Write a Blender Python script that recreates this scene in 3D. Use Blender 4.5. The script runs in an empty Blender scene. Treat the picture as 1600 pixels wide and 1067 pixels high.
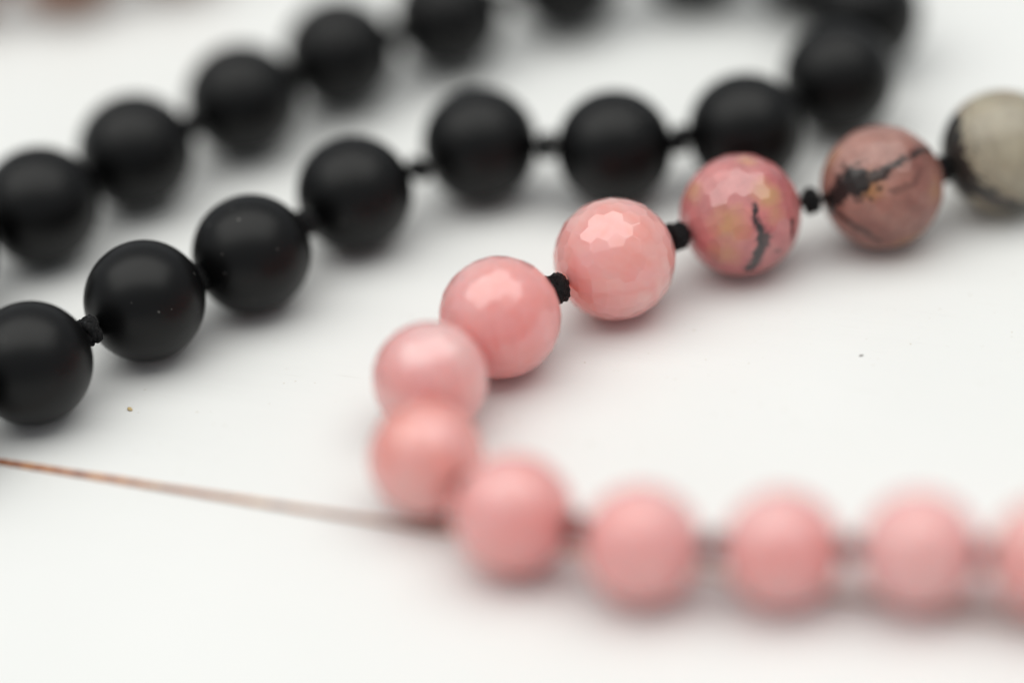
import bpy, bmesh, math, random
import numpy as np
from mathutils import Vector, Matrix, noise

R = math.radians
MM = 0.001
scene = bpy.context.scene
col = scene.collection

# ------------------------------------------------------------------ camera
W, H = 1600.0, 1067.0                 # pixel frame of the photograph
F_PX = 5500.0                         # focal length in those pixels
PITCH, ROLL = R(33), R(5)
fwd = Vector((0, math.cos(PITCH), -math.sin(PITCH)))
rt0 = Vector((1, 0, 0))
up0 = Vector((0, math.sin(PITCH), math.cos(PITCH)))
RT = rt0 * math.cos(ROLL) - up0 * math.sin(ROLL)
UP = up0 * math.cos(ROLL) + rt0 * math.sin(ROLL)


def ray(px, py):
    return fwd + RT * ((px - W / 2) / F_PX) - UP * ((py - H / 2) / F_PX)


CAM = -ray(800, 600) * 0.2300         # the table point under pixel (800,600) is the origin


def at(px, py, z=0.0):
    d = ray(px, py)
    t = (z - CAM.z) / d.z
    return CAM + d * t


cam_d = bpy.data.cameras.new('camera')
cam = bpy.data.objects.new('camera', cam_d)
col.objects.link(cam)
m = Matrix((RT, UP, -fwd)).transposed().to_4x4()
m.translation = CAM
cam.matrix_world = m
cam_d.sensor_fit = 'HORIZONTAL'
cam_d.sensor_width = 36.0
cam_d.lens = 36.0 * F_PX / W
cam_d.clip_start = 0.005
cam_d.clip_end = 50.0
cam_d.dof.use_dof = True
FOCUS = at(878, 440, 0.0045)
cam_d.dof.focus_distance = (FOCUS - CAM).dot(fwd)
cam_d.dof.aperture_fstop = 5.4
cam_d.dof.aperture_blades = 0
scene.camera = cam

# ------------------------------------------------------------------ light
world = bpy.data.worlds.new('World')
scene.world = world
world.use_nodes = True
bg = world.node_tree.nodes['Background']
bg.inputs[0].default_value = (0.93, 0.97, 1.0, 1)
bg.inputs[1].default_value = 0.40


def area(name, loc, target, sx, sy, power, colr):
    d = bpy.data.lights.new(name, 'AREA')
    d.shape = 'RECTANGLE'
    d.size, d.size_y = sx, sy
    d.energy = power
    d.color = colr
    o = bpy.data.objects.new(name, d)
    col.objects.link(o)
    o.location = loc
    z = (Vector(loc) - Vector(target)).normalized()
    x = Vector((0, 1, 0)).cross(z).normalized()          # long side runs left to right
    o.rotation_euler = Matrix((x, z.cross(x), z)).transposed().to_euler()
    return o


area('overhead_softbox', (-0.045, 0.025, 0.38), (-0.02, 0.01, 0), 0.84, 0.42, 2.32, (1.0, 0.998, 0.955))

scene.view_settings.view_transform = 'Standard'
scene.view_settings.look = 'None'
scene.view_settings.gamma = 1.0
scene.view_settings.exposure = 0.08
scene.cycles.use_denoising = True
scene.cycles.max_bounces = 12


# ------------------------------------------------------------------ helpers
def mesh_obj(name, me, mat, parent=None):
    o = bpy.data.objects.new(name, me)
    col.objects.link(o)
    if mat is not None:
        me.materials.clear()
        me.materials.append(mat)
    if parent is not None:
        o.parent = parent
    return o


def empty(name, loc, label, cat, group=None):
    o = bpy.data.objects.new(name, None)
    o.empty_display_size = 0.005
    col.objects.link(o)
    o.location = loc
    o['label'] = label
    o['category'] = cat
    if group:
        o['group'] = group
    return o


def new_mat(name):
    mt = bpy.data.materials.new(name)
    mt.use_nodes = True
    nt = mt.node_tree
    return mt, nt, nt.nodes['Principled BSDF']


def N(nt, kind, **kw):
    n = nt.nodes.new(kind)
    for k, v in kw.items():
        if k.startswith('i_'):
            key = k[2:]
            n.inputs[int(key) if key.isdigit() else key.replace('_', ' ')].default_value = v
        else:
            setattr(n, k, v)
    return n


def ramp(nt, stops, src, interp='LINEAR'):
    r = nt.nodes.new('ShaderNodeValToRGB')
    e = r.color_ramp.elements
    r.color_ramp.interpolation = interp
    while len(e) < len(stops):
        e.new(0.5)
    for i, (p, c) in enumerate(stops):
        e[i].position = p
        e[i].color = c if len(c) == 4 else (*c, 1)
    nt.links.new(src, r.inputs[0])
    return r.outputs[0]


def obj_coord(nt, spread=0.0):
    """object coordinates in millimetres, shifted per object so that no two beads match"""
    tc = N(nt, 'ShaderNodeTexCoord')
    sc = N(nt, 'ShaderNodeVectorMath', operation='SCALE')
    sc.inputs['Scale'].default_value = 1000.0
    nt.links.new(tc.outputs['Object'], sc.inputs[0])
    if not spread:
        return sc.outputs[0]
    oi = N(nt, 'ShaderNodeObjectInfo')
    mu = N(nt, 'ShaderNodeMath', operation='MULTIPLY')
    mu.inputs[1].default_value = spread
    nt.links.new(oi.outputs['Random'], mu.inputs[0])
    ad = N(nt, 'ShaderNodeVectorMath', operation='ADD')
    nt.links.new(sc.outputs[0], ad.inputs[0])
    nt.links.new(mu.outputs[0], ad.inputs[1])
    return ad.outputs[0]


def noise_tex(nt, vec, scale, detail=3, rough=0.5, dist=0.0):
    n = N(nt, 'ShaderNodeTexNoise')
    n.inputs['Scale'].default_value = scale
    n.inputs['Detail'].default_value = detail
    n.inputs['Roughness'].default_value = rough
    n.inputs['Distortion'].default_value = dist
    nt.links.new(vec, n.inputs['Vector'])
    return n.outputs['Fac']


def mixc(nt, fac, a, b, blend='MIX'):
    mx = N(nt, 'ShaderNodeMix', data_type='RGBA', blend_type=blend)
    for sock, v in ((mx.inputs[0], fac), (mx.inputs[6], a), (mx.inputs[7], b)):
        if isinstance(v, (int, float)):
            sock.default_value = v
        elif isinstance(v, tuple):
            sock.default_value = v if len(v) == 4 else (*v, 1)
        else:
            nt.links.new(v, sock)
    return mx.outputs[2]


def bump(nt, bsdf, height, strength, dist):
    b = N(nt, 'ShaderNodeBump')
    b.inputs['Strength'].default_value = strength
    b.inputs['Distance'].default_value = dist
    nt.links.new(height, b.inputs['Height'])
    nt.links.new(b.outputs[0], bsdf.inputs['Normal'])
    return b


# ------------------------------------------------------------------ materials
def mat_white_paint():
    mt, nt, b = new_mat('white_paint')
    v = obj_coord(nt)
    st = N(nt, 'ShaderNodeMapping')
    st.inputs['Scale'].default_value = (0.03, 1.0, 1.0)
    nt.links.new(v, st.inputs['Vector'])
    big = noise_tex(nt, v, 0.035, 3)
    grain = noise_tex(nt, st.outputs[0], 1.6, 5, 0.6)
    c = ramp(nt, [(0.25, (0.735, 0.738, 0.722)), (0.75, (0.775, 0.775, 0.762))], big)
    # hairline scratches along the plank
    scr = noise_tex(nt, st.outputs[0], 5.0, 2, 0.5, 0.4)
    sm = ramp(nt, [(0.0, (0, 0, 0)), (0.22, (0, 0, 0)), (0.2201, (0, 0, 0)), (0.30, (1, 1, 1))], scr)
    c = mixc(nt, sm, (0.68, 0.675, 0.65), c)
    sp = noise_tex(nt, v, 2.4, 1, 0.5)
    sk = ramp(nt, [(0.745, (0, 0, 0)), (0.775, (1, 1, 1))], sp)
    c = mixc(nt, sk, c, (0.60, 0.57, 0.51))
    nt.links.new(c, b.inputs['Base Color'])
    rr = ramp(nt, [(0.3, (0.32,) * 3), (0.7, (0.46,) * 3)], grain)
    nt.links.new(rr, b.inputs['Roughness'])
    b.inputs['Specular IOR Level'].default_value = 0.45
    bump(nt, b, grain, 0.25, 0.00008)
    return mt


def mat_raw_wood():
    mt, nt, b = new_mat('raw_wood_edge')
    v = obj_coord(nt)
    n1 = noise_tex(nt, v, 0.55, 4, 0.65)
    n2 = noise_tex(nt, v, 3.0, 3, 0.6)
    c = ramp(nt, [(0.28, (0.09, 0.020, 0.010)), (0.42, (0.34, 0.10, 0.030)), (0.56, (0.56, 0.235, 0.075)),
                  (0.72, (0.70, 0.42, 0.19))], n1)
    c = mixc(nt, ramp(nt, [(0.45, (0, 0, 0)), (0.7, (0.7,) * 3)], n2), c, (0.20, 0.05, 0.02), 'MIX')
    nt.links.new(c, b.inputs['Base Color'])
    b.inputs['Roughness'].default_value = 0.75
    bump(nt, b, n2, 0.6, 0.0001)
    return mt


def mat_dark():
    mt, nt, b = new_mat('dark_underlayer')
    v = obj_coord(nt)
    n1 = noise_tex(nt, v, 0.2, 3)
    nt.links.new(ramp(nt, [(0.3, (0.03, 0.024, 0.018)), (0.7, (0.06, 0.048, 0.036))], n1), b.inputs['Base Color'])
    b.inputs['Roughness'].default_value = 0.9
    return mt


def mat_black_stone():
    mt, nt, b = new_mat('matte_black_stone')
    v = obj_coord(nt, 60)
    n1 = noise_tex(nt, v, 0.5, 3)
    c = ramp(nt, [(0.3, (0.0011, 0.0011, 0.0013)), (0.7, (0.0022, 0.0021, 0.0023))], n1)
    dust = noise_tex(nt, v, 8.0, 1, 0.5)
    dk = ramp(nt, [(0.77, (0, 0, 0)), (0.80, (1, 1, 1))], dust)
    c = mixc(nt, dk, c, (0.09, 0.085, 0.08))
    nt.links.new(c, b.inputs['Base Color'])
    rg = ramp(nt, [(0.3, (0.34,) * 3), (0.7, (0.39,) * 3)], noise_tex(nt, v, 1.1, 3))
    nt.links.new(rg, b.inputs['Roughness'])
    b.inputs['Specular IOR Level'].default_value = 0.26
    fine = noise_tex(nt, v, 22, 2)
    bump(nt, b, fine, 0.05, 0.00001)
    return mt


def mat_cord():
    mt, nt, b = new_mat('black_waxed_cord')
    v = obj_coord(nt, 30)
    n1 = noise_tex(nt, v, 6, 3)
    nt.links.new(ramp(nt, [(0.3, (0.003, 0.003, 0.0035)), (0.75, (0.011, 0.011, 0.0125))], n1), b.inputs['Base Color'])
    b.inputs['Roughness'].default_value = 0.40
    b.inputs['Specular IOR Level'].default_value = 0.25
    w = N(nt, 'ShaderNodeTexWave', wave_type='BANDS', bands_direction='DIAGONAL')
    w.inputs['Scale'].default_value = 5.5
    w.inputs['Distortion'].default_value = 2.0
    nt.links.new(v, w.inputs['Vector'])
    bump(nt, b, w.outputs['Fac'], 0.8, 0.00008)
    return mt


def mat_pink(name, sat, pale):
    mt, nt, b = new_mat(name)
    v = obj_coord(nt, 80)
    n1 = noise_tex(nt, v, 0.26, 4, 0.6, 1.0)
    c = ramp(nt, [(0.34, sat[0]), (0.46, sat[1]), (0.56, pale[0]), (0.70, pale[1])], n1)
    n2 = noise_tex(nt, v, 1.5, 5, 0.65)
    c = mixc(nt, ramp(nt, [(0.44, (0, 0, 0)), (0.64, (0.55,) * 3)], n2), c, (0.94, 0.41, 0.42))
    # fine inner cracks
    vor = N(nt, 'ShaderNodeTexVoronoi', feature='DISTANCE_TO_EDGE')
    vor.inputs['Scale'].default_value = 0.42
    dv = N(nt, 'ShaderNodeVectorMath', operation='ADD')
    nz = N(nt, 'ShaderNodeTexNoise')
    nz.inputs['Scale'].default_value = 0.7
    nt.links.new(v, nz.inputs['Vector'])
    nt.links.new(v, dv.inputs[0])
    nt.links.new(nz.outputs['Color'], dv.inputs[1])
    nt.links.new(dv.outputs[0], vor.inputs['Vector'])
    ck = ramp(nt, [(0.0, (0.35,) * 3), (0.035, (0, 0, 0))], vor.outputs['Distance'])
    c = mixc(nt, ck, c, (0.88, 0.30, 0.28))
    nt.links.new(c, b.inputs['Base Color'])
    # cloudy see-through stone with a polished skin
    b.inputs['Subsurface Weight'].default_value = 1.0
    b.inputs['Subsurface Radius'].default_value = (1.0, 0.50, 0.44)
    b.inputs['Subsurface Scale'].default_value = 0.012
    b.inputs['Transmission Weight'].default_value = 0.16
    b.inputs['Roughness'].default_value = 0.15
    b.inputs['IOR'].default_value = 1.54
    b.inputs['Specular IOR Level'].default_value = 1.0
    return mt


def mat_veined(name, stops, ochre, vein_col, sss, rough, spec=0.5, nscale=0.32):
    mt, nt, b = new_mat(name)
    v = obj_coord(nt)
    n1 = noise_tex(nt, v, nscale, 4, 0.55, 0.6)
    c = ramp(nt, stops, n1)
    n2 = noise_tex(nt, v, 1.3, 5, 0.65)
    fine = ramp(nt, [(0.33, (0.62, 0.60, 0.60)), (0.66, (1.15, 1.13, 1.12))], n2)
    c = mixc(nt, 0.7, c, fine, 'MULTIPLY')
    ao = N(nt, 'ShaderNodeAttribute', attribute_name='ochre')
    c = mixc(nt, ao.outputs['Fac'], c, ochre)
    av = N(nt, 'ShaderNodeAttribute', attribute_name='vein')
    c = mixc(nt, av.outputs['Fac'], c, vein_col)
    nt.links.new(c, b.inputs['Base Color'])
    b.inputs['Subsurface Weight'].default_value = sss
    b.inputs['Subsurface Radius'].default_value = (1.0, 0.5, 0.45)
    b.inputs['Subsurface Scale'].default_value = 0.0006
    b.inputs['Roughness'].default_value = rough
    b.inputs['IOR'].default_value = 1.55
    b.inputs['Specular IOR Level'].default_value = spec
    return mt


def mat_plain(name, c0, c1, rough):
    mt, nt, b = new_mat(name)
    v = obj_coord(nt)
    nt.links.new(ramp(nt, [(0.3, c0), (0.7, c1)], noise_tex(nt, v, 0.4, 4)), b.inputs['Base Color'])
    b.inputs['Roughness'].default_value = rough
    return mt


M_WHITE = mat_white_paint()
M_WOOD = mat_raw_wood()
M_DARK = mat_dark()
M_BLACK = mat_black_stone()
M_CORD = mat_cord()
M_PINK = mat_pink('cherry_pink_quartz', ((0.93, 0.25, 0.205), (0.935, 0.35, 0.315)), ((0.94, 0.44, 0.415), (0.95, 0.57, 0.55)))
M_ROSE = mat_pink('pale_rose_quartz', ((0.93, 0.33, 0.31), (0.935, 0.39, 0.375)), ((0.94, 0.45, 0.44), (0.95, 0.53, 0.52)))
M_RHOD1 = mat_veined('pink_rhodonite', [(0.30, (0.50, 0.10, 0.115)), (0.48, (0.57, 0.215, 0.21)), (0.64, (0.60, 0.31, 0.30)),
                                        (0.75, (0.62, 0.40, 0.37))], (0.56, 0.33, 0.14), (0.016, 0.014, 0.016), 0.35, 0.20, 0.7)
M_RHOD2 = mat_veined('brown_rhodonite', [(0.32, (0.19, 0.060, 0.052)), (0.44, (0.32, 0.150, 0.122)), (0.54, (0.42, 0.235, 0.200)),
                                         (0.62, (0.35, 0.18, 0.165)), (0.70, (0.53, 0.37, 0.32))], (0.36, 0.17, 0.055), (0.014, 0.012, 0.012), 0.15, 0.26, 0.35)
M_JASP = mat_veined('beige_jasper', [(0.32, (0.23, 0.185, 0.120)), (0.46, (0.345, 0.305, 0.225)), (0.58, (0.39, 0.35, 0.265)), (0.70, (0.29, 0.25, 0.18))],
                    (0.33, 0.22, 0.17), (0.016, 0.015, 0.015), 0.1, 0.34)
M_BROWN = mat_plain('brown_jasper', (0.20, 0.085, 0.05), (0.32, 0.15, 0.09), 0.35)
M_CRUMB = mat_plain('yellow_crumb', (0.50, 0.36, 0.16), (0.62, 0.48, 0.25), 0.7)
M_SPECK = mat_plain('dark_speck', (0.20, 0.19, 0.17), (0.28, 0.26, 0.24), 0.8)

# ------------------------------------------------------------------ the table of white boards
p0, p1 = at(0, 719), at(700, 829)
along = (p1 - p0).normalized()                     # direction of the joint between two boards
across = Vector((-along.y, along.x, 0))            # away from the camera
mid = (p0 + p1) / 2
T = Matrix((along, across, Vector((0, 0, 1)))).transposed().to_4x4()
T.translation = Vector((mid.x, mid.y, 0))          # local frame: x along the joint, y = 0 on it

under = bmesh.new()
bmesh.ops.create_cube(under, size=1.0, matrix=Matrix.Translation((0, 0, -0.0305)) @ Matrix.Diagonal((1.0, 0.95, 0.018, 1)))
me = bpy.data.meshes.new('table')
under.to_mesh(me)
under.free()
table = mesh_obj('table', me, M_DARK)
table.matrix_world = T
table['kind'] = 'structure'
table['label'] = 'white painted table top of wide wooden boards'


def plank_mesh(y0, y1, r_front, r_back, seed):
    """a board with softly worn long edges; y0 is the edge towards the camera"""
    rng = random.Random(seed)
    prof = []
    zb = -0.0212
    n = 6
    prof.append((y0, zb))
    for k in range(n + 1):
        a = math.pi - k / n * math.pi / 2
        prof.append((y0 + r_front + r_front * math.cos(a), -r_front + r_front * math.sin(a)))
    prof += [(y0 + r_front + 0.0003, 0.0), (y0 + r_front + 0.002, 0.0), (y1 - r_back - 0.002, 0.0), (y1 - r_back - 0.0003, 0.0)]
    for k in range(n + 1):
        a = math.pi / 2 - k / n * math.pi / 2
        prof.append((y1 - r_back + r_back * math.cos(a), -r_back + r_back * math.sin(a)))
    prof.append((y1, zb))
    xs = np.concatenate([np.linspace(-0.5, -0.07, 14), np.linspace(-0.069, 0.09, 160), np.linspace(0.091, 0.5, 14)])
    vs, fs = [], []
    ph = rng.uniform(0, 99)
    for x in xs:
        w0 = (noise.noise(Vector((x * 600, ph, 0))) * 0.00005 + noise.noise(Vector((x * 90, ph, 5))) * 0.00006)
        for j, (y, z) in enumerate(prof):
            edge = j <= n
            vs.append((x, y + (w0 if edge else 0), z + (w0 * 0.5 if 0 < j <= n - 1 else 0)))
    k = len(prof)
    for i in range(len(xs) - 1):
        for j in range(k):
            a, b2 = i * k + j, i * k + (j + 1) % k
            fs.append((a, b2, b2 + k, a + k))
    fs.append(tuple(range(k - 1, -1, -1)))
    fs.append(tuple((len(xs) - 1) * k + j for j in range(k)))
    me = bpy.data.meshes.new('plank')
    me.from_pydata(vs, [], fs)
    bm = bmesh.new()
    bm.from_mesh(me)
    bmesh.ops.recalc_face_normals(bm, faces=bm.faces)
    bm.to_mesh(me)
    bm.free()
    me.polygons.foreach_set('use_smooth', [True] * len(me.polygons))
    me.set_sharp_from_angle(angle=R(50))
    return me


GAP = 0.00004
STEP = 0.00014                                    # the near board lies this much lower
BW = 0.150
ysets = [(-BW, -GAP), (0, BW), (-2 * BW - GAP * 2, -BW - GAP * 2), (BW + GAP, 2 * BW + GAP)]
for i, (a, b2) in enumerate(ysets):
    front = 0.00012 if i in (1,) else 0.0006
    pl = mesh_obj('plank', plank_mesh(a, b2, front, 0.00035, i), M_WHITE, table)
    if i in (0, 2):
        pl.location.z = -STEP

# raw wood showing along the worn edge of the far board: an uneven strip of fibres
vs, fs = [], []
nx = 700
xs = np.linspace(-0.075, 0.095, nx)
rows = 5
X_LEFT = (p0 - mid).dot(along)
for x in xs:
    n_a = noise.noise(Vector((x * 900, 1.7, 0)))
    n_b = noise.noise(Vector((x * 330, 7.7, 3)))
    n_c = noise.noise(Vector((x * 2600, 4.1, 0)))
    top = 0.00004 + 0.00006 * n_a
    fade = min(1.0, max(0.0, (x - X_LEFT) / 0.020))       # paint still covers the edge further along
    bot = (-0.00034 - 0.00018 * n_b - 0.00012 * n_a) * (1 - fade) + (-0.00002 - 0.00004 * n_b) * fade
    for j in range(rows):
        t = j / (rows - 1)
        z = top + (bot - top) * t
        y = -0.00009 - 0.00011 * math.sin(math.pi * t) - 0.00009 * noise.noise(Vector((x * 1500, t * 3, 9)))
        if j == 0:
            y = (0.00015 + 0.00018 * n_b + 0.00012 * n_c) * (1 - 0.9 * fade)
            z = 0.000035
        vs.append((x, y, z))
for i in range(nx - 1):
    for j in range(rows - 1):
        a = i * rows + j
        fs.append((a, a + 1, a + 1 + rows, a + rows))
me = bpy.data.meshes.new('bare_wood_edge')
me.from_pydata(vs, [], fs)
me.polygons.foreach_set('use_smooth', [True] * len(me.polygons))
edge = mesh_obj('bare_wood_edge', me, M_WOOD, table)
so = edge.modifiers.new('thick', 'SOLIDIFY')
so.thickness = 0.00006
so.offset = 1.0
edge['label'] = 'worn orange brown bare wood along the joint of the boards'


# ------------------------------------------------------------------ bead meshes (radius 1 mm, local x = drill axis)
def ico(sub):
    bm = bmesh.new()
    bmesh.ops.create_icosphere(bm, subdivisions=sub, radius=1.0)
    co = np.array([v.co[:] for v in bm.verts])
    fs = [[v.index for v in f.verts] for f in bm.faces]
    bm.free()
    return co / np.linalg.norm(co, axis=1)[:, None], fs


ICO7 = ico(7)


def hole_factor(ax):
    """radius factor of the drilled hole: a rounded dimple at both ends of the axis"""
    ang = np.arccos(np.clip(np.abs(ax), 0, 1))
    t = np.clip((0.135 - ang) / 0.05, 0, 1)
    t = t * t * (3 - 2 * t)
    return 1.0 - 0.16 * t


def facet_radius(d, seed, sharp):
    rng = np.random.default_rng(seed)
    dirs = []
    lat = np.linspace(13, 167, 12)
    cnt = [8, 13, 17, 20, 22, 22, 22, 22, 20, 17, 13, 8]
    for k, (la, c) in enumerate(zip(lat, cnt)):
        for q in range(c):
            ph = 2 * math.pi * (q + 0.5 * (k % 2)) / c + rng.normal(0, 0.028)
            th = R(la) + rng.normal(0, 0.022)
            dirs.append((math.cos(th), math.sin(th) * math.cos(ph), math.sin(th) * math.sin(ph)))
    n = np.array(dirs)
    off = 1.0 + rng.normal(0, 0.0016, len(n))
    out = np.empty(len(d))
    for s in range(0, len(d), 8000):
        q = d[s:s + 8000] @ n.T / off
        mx = q.max(axis=1)
        out[s:s + 8000] = mx + np.log(np.exp(sharp * (q - mx[:, None])).sum(axis=1)) / sharp
    r = 1.0 / out
    return r / r.mean()


def finish(name, co, fs):
    me = bpy.data.meshes.new(name)
    me.from_pydata((co * MM).tolist(), [], fs)
    me.polygons.foreach_set('use_smooth', [True] * len(me.polygons))
    return me


def faceted_bead(seed, sharp=1700):
    d, fs = ICO7
    r = facet_radius(d, seed, sharp) * hole_factor(d[:, 0])
    return finish('faceted_bead', d * r[:, None], fs)


def smooth_bead():
    """lathe about x with a drilled mouth at both ends"""
    seg, ring = 72, 56
    prof = [(0.80, 0.055), (0.93, 0.075), (0.975, 0.10)]
    prof += [(math.cos(a), math.sin(a)) for a in np.linspace(0.145, math.pi - 0.145, ring)]
    prof += [(-x, y) for x, y in reversed(prof[:3])]
    vs = [(x, y * math.cos(2 * math.pi * k / seg), y * math.sin(2 * math.pi * k / seg)) for x, y in prof for k in range(seg)]
    fs = [(i * seg + k, i * seg + (k + 1) % seg, (i + 1) * seg + (k + 1) % seg, (i + 1) * seg + k)
          for i in range(len(prof) - 1) for k in range(seg)]
    fs.append(tuple(range(seg - 1, -1, -1)))
    fs.append(tuple((len(prof) - 1) * seg + k for k in range(seg)))
    me = finish('smooth_bead', np.array(vs), fs)
    bm = bmesh.new()
    bm.from_mesh(me)
    bmesh.ops.recalc_face_normals(bm, faces=bm.faces)
    bm.to_mesh(me)
    bm.free()
    return me


MESH_BLACK = smooth_bead()
MESH_FACET = [faceted_bead(11), faceted_bead(23), faceted_bead(37)]


# ------------------------------------------------------------------ cord and knots
def tube(points, radius, seg=10, ply=0, twist=0.0, lobe=0.0):
    """tube along points; ply strands laid round it make a twisted cross-section"""
    P = [Vector(p) for p in points]
    vs, fs = [], []
    t_prev, nrm, s = None, None, 0.0
    for i, p in enumerate(P):
        t = (P[min(i + 1, len(P) - 1)] - P[max(i - 1, 0)]).normalized()
        if nrm is None:
            nrm = t.orthogonal().normalized()
        else:
            nrm = (nrm - t * nrm.dot(t)).normalized()
            s += (p - P[i - 1]).length
        bn = t.cross(nrm)
        for k in range(seg):
            a = 2 * math.pi * k / seg
            r = radius[i] if isinstance(radius, list) else radius
            if ply:
                r *= 1.0 - lobe + lobe * 2 * abs(math.sin(ply * (a + twist * s) / 2)) * 0.75
            vs.append(p + nrm * (math.cos(a) * r) + bn * (math.sin(a) * r))
    for i in range(len(P) - 1):
        for k in range(seg):
            a, b2 = i * seg + k, i * seg + (k + 1) % seg
            fs.append((a, b2, b2 + seg, a + seg))
    fs.append(tuple(range(seg - 1, -1, -1)))
    fs.append(tuple((len(P) - 1) * seg + k for k in range(seg)))
    return vs, fs


def knot_mesh(seed):
    """a small overhand knot pulled tight: wraps round the strand, crossed by the tail (mm, axis x)"""
    rng = random.Random(seed)
    pts = []
    turns, half = 2.6, 0.36
    n = 90
    for i in range(n):
        t = i / (n - 1)
        a = turns * 2 * math.pi * t + rng.uniform(-0.02, 0.02)
        r = 0.62 + 0.10 * math.sin(3 * a * 0.5 + seed)
        x = -half + 2 * half * t + 0.16 * math.sin(a + seed)
        pts.append((x, r * math.cos(a) * 1.05, r * math.sin(a) * 0.98))
    e = pts[-1]
    # the tail crosses back over the wraps and dives into the middle
    for t in np.linspace(0.08, 1, 34):
        a = turns * 2 * math.pi + t * 2.7
        r = 0.78 * (1 - t) ** 0.5 + 0.12
        pts.append((half - 2 * half * 1.0 * t + 0.10 * math.sin(4 * t), r * math.cos(a), r * math.sin(a)))
    vs, fs = tube(pts, 0.36, 14, 3, 5.2, 0.26)
    core = tube([(-0.62, 0, 0), (-0.3, 0.05, 0), (0, 0, 0.05), (0.3, -0.04, 0), (0.62, 0, 0)], 0.44, 12)
    o = len(vs)
    vs += core[0]
    fs += [tuple(i + o for i in f) for f in core[1]]
    me = bpy.data.meshes.new('knot')
    me.from_pydata([tuple(v * MM) for v in vs], [], fs)
    bm = bmesh.new()
    bm.from_mesh(me)
    bmesh.ops.recalc_face_normals(bm, faces=bm.faces)
    bm.to_mesh(me)
    bm.free()
    me.polygons.foreach_set('use_smooth', [True] * len(me.polygons))
    return me


MESH_KNOT = [knot_mesh(s) for s in (1, 2, 3, 4)]


def frame_along(d, spin):
    x = d.normalized()
    z = Vector((0, 0, 1))
    y = z.cross(x).normalized()
    z = x.cross(y)
    m3 = Matrix((x, y, z)).transposed()
    return m3 @ Matrix.Rotation(spin, 3, 'X')


def vein_attr(me, M3, cpx, rpx, veins, ochres, seed):
    """mineral markings of one stone, stored on its surface. Positions are read off the photograph as
    offsets from the bead's middle and carried to directions on the sphere."""
    Vw = -ray(*cpx).normalized()
    Rw = (RT - Vw * RT.dot(Vw)).normalized()
    Uw = Vw.cross(Rw)
    inv = M3.transposed()

    def dirn(px, py):
        u, v = (px - cpx[0]) / rpx, -(py - cpx[1]) / rpx
        q = u * u + v * v
        if q > 0.98:
            s = math.sqrt(0.98 / q)
            u, v, q = u * s, v * s, 0.98
        return np.array(inv @ (Rw * u + Uw * v + Vw * math.sqrt(1 - q)))

    n = len(me.vertices)
    co = np.empty(n * 3)
    me.vertices.foreach_get('co', co)
    d = co.reshape(-1, 3)
    d = d / np.linalg.norm(d, axis=1)[:, None]
    wob = np.array([noise.noise_vector(Vector(q) * 5.0 + Vector((seed, 0, 0))) for q in d]) * 0.035
    wob += np.array([noise.noise_vector(Vector(q) * 17.0 + Vector((0, seed, 0))) for q in d]) * 0.018
    grain = np.array([noise.noise(Vector(q) * 11.0 + Vector((seed, seed, 0))) for q in d])
    grain2 = np.array([noise.noise(Vector(q) * 9.0 + Vector((0, seed, 3))) + 0.6 * noise.noise(Vector(q) * 21.0) for q in d])
    dw = d + wob
    vein = np.zeros(n)
    for pts, w0, w1, dens in veins:
        D = [dirn(*p) for p in pts]
        for i in range(len(D) - 1):
            a, b2 = D[i], D[i + 1]
            ab = b2 - a
            t = np.clip(((dw - a) @ ab) / max(ab @ ab, 1e-9), 0, 1)
            dist = np.linalg.norm(dw - (a + t[:, None] * ab), axis=1)
            g = (i + t) / (len(D) - 1)
            w = (w0 + (w1 - w0) * g) / rpx * (1 + 0.45 * grain)
            vein = np.maximum(vein, dens * np.clip((w - dist) / 0.06 + 0.5, 0, 1))
            # ragged dendrite flecks spreading from the vein
            halo = np.clip((1.7 * w + 0.02 - dist) / 0.08, 0, 1) * np.clip((grain2 - 0.10) / 0.30, 0, 1)
            vein = np.maximum(vein, 0.6 * dens * halo)
    och = np.zeros(n)
    for px, py, rad, dens in ochres:
        dist = np.linalg.norm(d + wob * 2.5 - dirn(px, py), axis=1)
        och = np.maximum(och, dens * np.clip(1.0 - dist / (rad / rpx), 0, 1))
    for nm, arr in (('vein', vein), ('ochre', och)):
        at_ = me.attributes.new(nm, 'FLOAT', 'POINT')
        at_.data.foreach_set('value', arr.astype(np.float32))


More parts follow.
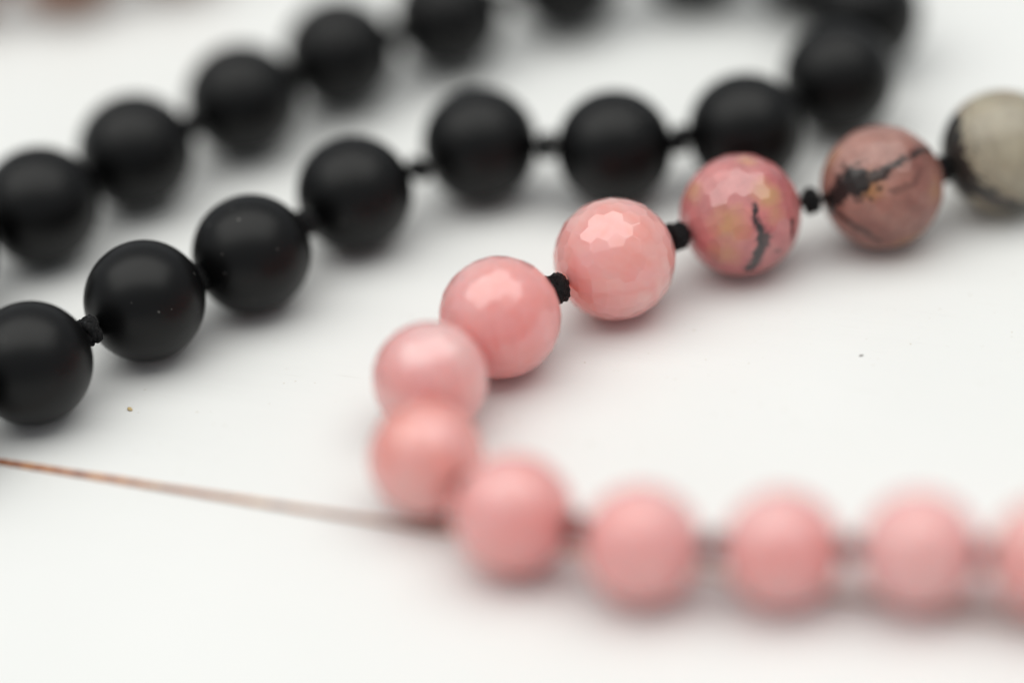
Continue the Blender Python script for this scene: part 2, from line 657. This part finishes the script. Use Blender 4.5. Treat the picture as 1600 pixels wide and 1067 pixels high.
def strand(root, beads, seed):
    """beads: (px, py, diameter mm, mesh or callable, material, label). Centres rest one radius above the table."""
    rng = random.Random(seed)
    pos = []
    for px, py, dia, *_ in beads:
        p = at(px, py, dia / 2 * MM)
        if (p - mid).dot(across) < 0:              # rests on the lower board
            p = at(px, py, dia / 2 * MM - STEP)
        pos.append(p)
    base = root.location
    n = len(beads)
    for i, (px, py, dia, me, mat, label) in enumerate(beads):
        t = pos[min(i + 1, n - 1)] - pos[max(i - 1, 0)]
        if label and 'vein' in label or callable(me):
            m3 = frame_along(t, 0)
        else:
            m3 = frame_along(t, rng.uniform(0, 6.28))
        if callable(me):
            me = me(m3, (px, py))
        o = mesh_obj('bead', me, None, root)
        if not me.materials:
            me.materials.append(None)
        o.material_slots[0].link = 'OBJECT'
        o.material_slots[0].material = mat
        mw = m3.to_4x4() @ Matrix.Scale(dia / 2, 4)
        mw.translation = pos[i] - base
        o.matrix_local = mw
        if label:
            o['label'] = label
    # knots sit in the gaps
    for i in range(n - 1):
        a, b2 = pos[i], pos[i + 1]
        dv = (b2 - a)
        ra, rb = beads[i][2] / 2 * MM, beads[i + 1][2] / 2 * MM
        gap = dv.length - ra - rb
        c = a + dv.normalized() * (ra + gap / 2)
        k = mesh_obj('knot', rng.choice(MESH_KNOT), M_CORD, root)
        sx = min(0.98, max(0.66, (gap + 0.0004) / 0.0017))
        mw = frame_along(dv, rng.uniform(0, 6.28)).to_4x4() @ Matrix.Diagonal((sx, 1, 1, 1)) @ Matrix.Scale(rng.uniform(0.86, 0.96), 4)
        mw.translation = c - base
        k.matrix_local = mw
    # one cord runs through all of them
    pts, rads = [], []
    for i in range(n - 1):
        a, b2 = pos[i] - base, pos[i + 1] - base
        L = (b2 - a).length
        m_ = max(6, int(L / 0.00016))
        for q in range(m_):
            t = q / m_
            pts.append(a.lerp(b2, t) * 1000)
            deep = min(t * L / (beads[i][2] / 2 * MM), (1 - t) * L / (beads[i + 1][2] / 2 * MM))
            rads.append(0.21 if deep > 0.88 else 0.03)      # thinned inside each bead so it blocks less light in translucent stone
    pts.append((pos[-1] - base) * 1000)
    rads.append(0.03)
    vs, fs = tube(pts, rads, 9, 3, 5.0, 0.22)
    me = bpy.data.meshes.new('cord')
    me.from_pydata([tuple(v * MM) for v in vs], [], fs)
    me.polygons.foreach_set('use_smooth', [True] * len(me.polygons))
    mesh_obj('cord', me, M_CORD, root)


# ------------------------------------------------------------------ necklace of matte black beads: a hairpin loop
blk = [(-140, 662), (48, 567), (226, 470), (393, 397), (554, 303), (750, 227), (960, 232), (1165, 205), (1310, 122),
       (1352, 22), (1262, -58), (1082, -70), (884, -34), (700, 26), (531, 84), (379, 157), (212, 238), (63, 322), (-100, 408)]
root = empty('bead_necklace', at(700, 200), 'looped necklace of round matte black beads with black knots', 'necklace')
strand(root, [(x, y, 8.12 if i < 5 else (8.22 if i < 9 else 8.4), MESH_BLACK, M_BLACK, None) for i, (x, y) in enumerate(blk)], 5)


# ------------------------------------------------------------------ necklace of pink, rhodonite and jasper beads
def rhod1(m3, c):
    me = faceted_bead(51, 900)
    vein_attr(me, m3, c, 94, [
        ([(1177, 322), (1181, 345), (1190, 362), (1189, 378), (1183, 400), (1172, 420)], 4, 9, 0.97),
        ([(1189, 372), (1200, 368), (1196, 382)], 9, 5, 0.92),
        ([(1236, 346), (1236, 372)], 5, 3, 0.9),
        ([(1212, 392), (1220, 390)], 4, 3, 0.6),
    ], [(1200, 305, 34, 0.85), (1140, 352, 40, 0.8), (1085, 300, 26, 0.6), (1165, 252, 24, 0.6), (1135, 395, 34, 0.6),
        (1210, 335, 24, 0.5)], 3.1)
    return me


def rhod2(m3, c):
    me = faceted_bead(77, 500)
    vein_attr(me, m3, c, 94, [
        ([(1298, 320), (1316, 300), (1330, 280), (1338, 286)], 14, 23, 0.98),
        ([(1345, 292), (1375, 272), (1405, 254), (1436, 236), (1462, 232)], 9, 4, 0.92),
        ([(1300, 322), (1322, 342), (1350, 356), (1376, 376)], 6, 5, 0.8),
        ([(1340, 278), (1326, 262)], 9, 4, 0.9),
        ([(1395, 300), (1425, 285), (1440, 262)], 7, 3, 0.35),
    ], [(1362, 295, 28, 0.9), (1300, 250, 30, 0.5), (1420, 380, 38, 0.7), (1460, 300, 26, 0.5)], 8.4)
    return me


def jasp(m3, c):
    me = smooth_bead_dense()
    vein_attr(me, m3, c, 92, [
        ([(1486, 206), (1490, 240), (1504, 278)], 30, 36, 0.97),
        ([(1496, 274), (1520, 292), (1545, 300), (1575, 318), (1605, 322)], 17, 15, 0.9),
    ], [(1496, 178, 36, 0.8), (1570, 150, 26, 0.3), (1560, 312, 30, 0.5)], 4.7)
    return me


def smooth_bead_dense():
    d, fs = ICO7
    return finish('smooth_bead', d * hole_factor(d[:, 0])[:, None], fs)


F = MESH_FACET
pk = [
    (1965, 128, 7.9, MESH_BLACK, M_JASP, None),
    (1768, 182, 7.9, MESH_BLACK, M_JASP, None),
    (1566, 236, 8.45, jasp, M_JASP, 'beige jasper bead with a black patch of vein at its side'),
    (1378, 292, 8.35, rhod2, M_RHOD2, 'brownish pink rhodonite bead crossed by a thin black vein'),
    (1157, 336, 8.2, rhod1, M_RHOD1, 'pink rhodonite bead with ochre flecks and a short black vein'),
    (960, 405, 8.15, F[0], M_PINK, 'salmon pink faceted quartz bead'),
    (781, 496, 8.0, F[1], M_ROSE, 'pale rose faceted quartz bead'),
    (672, 592, 7.4, F[2], M_ROSE, 'pale rose faceted quartz bead'),
    (666, 716, 7.2, F[0], M_PINK, 'salmon pink faceted quartz bead'),
    (802, 804, 7.4, F[1], M_ROSE, 'pale rose faceted quartz bead'),
    (1003, 850, 7.2, F[2], M_ROSE, 'pale rose faceted quartz bead'),
    (1222, 857, 7.1, F[0], M_ROSE, 'pale rose faceted quartz bead'),
    (1437, 859, 7.1, F[1], M_ROSE, 'pale rose faceted quartz bead'),
    (1640, 871, 7.1, F[2], M_PINK, 'salmon pink faceted quartz bead'),
    (1850, 895, 7.1, F[0], M_ROSE, 'pale rose faceted quartz bead'),
]
root = empty('bead_necklace', at(1000, 700), 'knotted necklace of pink faceted beads running into veined rhodonite and beige jasper', 'necklace')
strand(root, pk, 9)

# ------------------------------------------------------------------ a brown bead strand just reaching in behind
root = empty('bead_strand', at(90, -40), 'brown bead strand lying behind the matte black beads', 'necklace')
strand(root, [(x, y, 8.0, MESH_BLACK, M_BROWN, None) for x, y in [(-78, -40), (104, -58), (275, -96)]], 13)


# ------------------------------------------------------------------ crumbs on the table
def crumb(name, px, py, size, mat, label, cat, seed):
    bm = bmesh.new()
    bmesh.ops.create_icosphere(bm, subdivisions=3, radius=1.0)
    for v in bm.verts:
        q = 1 + 0.45 * noise.noise(v.co * 1.6 + Vector((seed, 0, 0)))
        v.co = Vector((v.co.x * q * size[0], v.co.y * q * size[1], v.co.z * q * size[2])) * MM
    zmin = min(v.co.z for v in bm.verts)
    for v in bm.verts:
        v.co.z -= zmin
    me = bpy.data.meshes.new(name)
    bm.to_mesh(me)
    bm.free()
    me.polygons.foreach_set('use_smooth', [True] * len(me.polygons))
    o = mesh_obj(name, me, mat)
    o.location = at(px, py)
    o.rotation_euler.z = seed
    o['label'] = label
    o['category'] = cat


crumb('crumb', 203, 640, (0.22, 0.15, 0.06), M_CRUMB, 'tiny yellowish crumb on the white board beside the black beads', 'crumb', 2.2)
crumb('crumb', 1346, 556, (0.15, 0.05, 0.04), M_SPECK, 'tiny dark speck on the white board inside the pink curve', 'speck', 0.2)
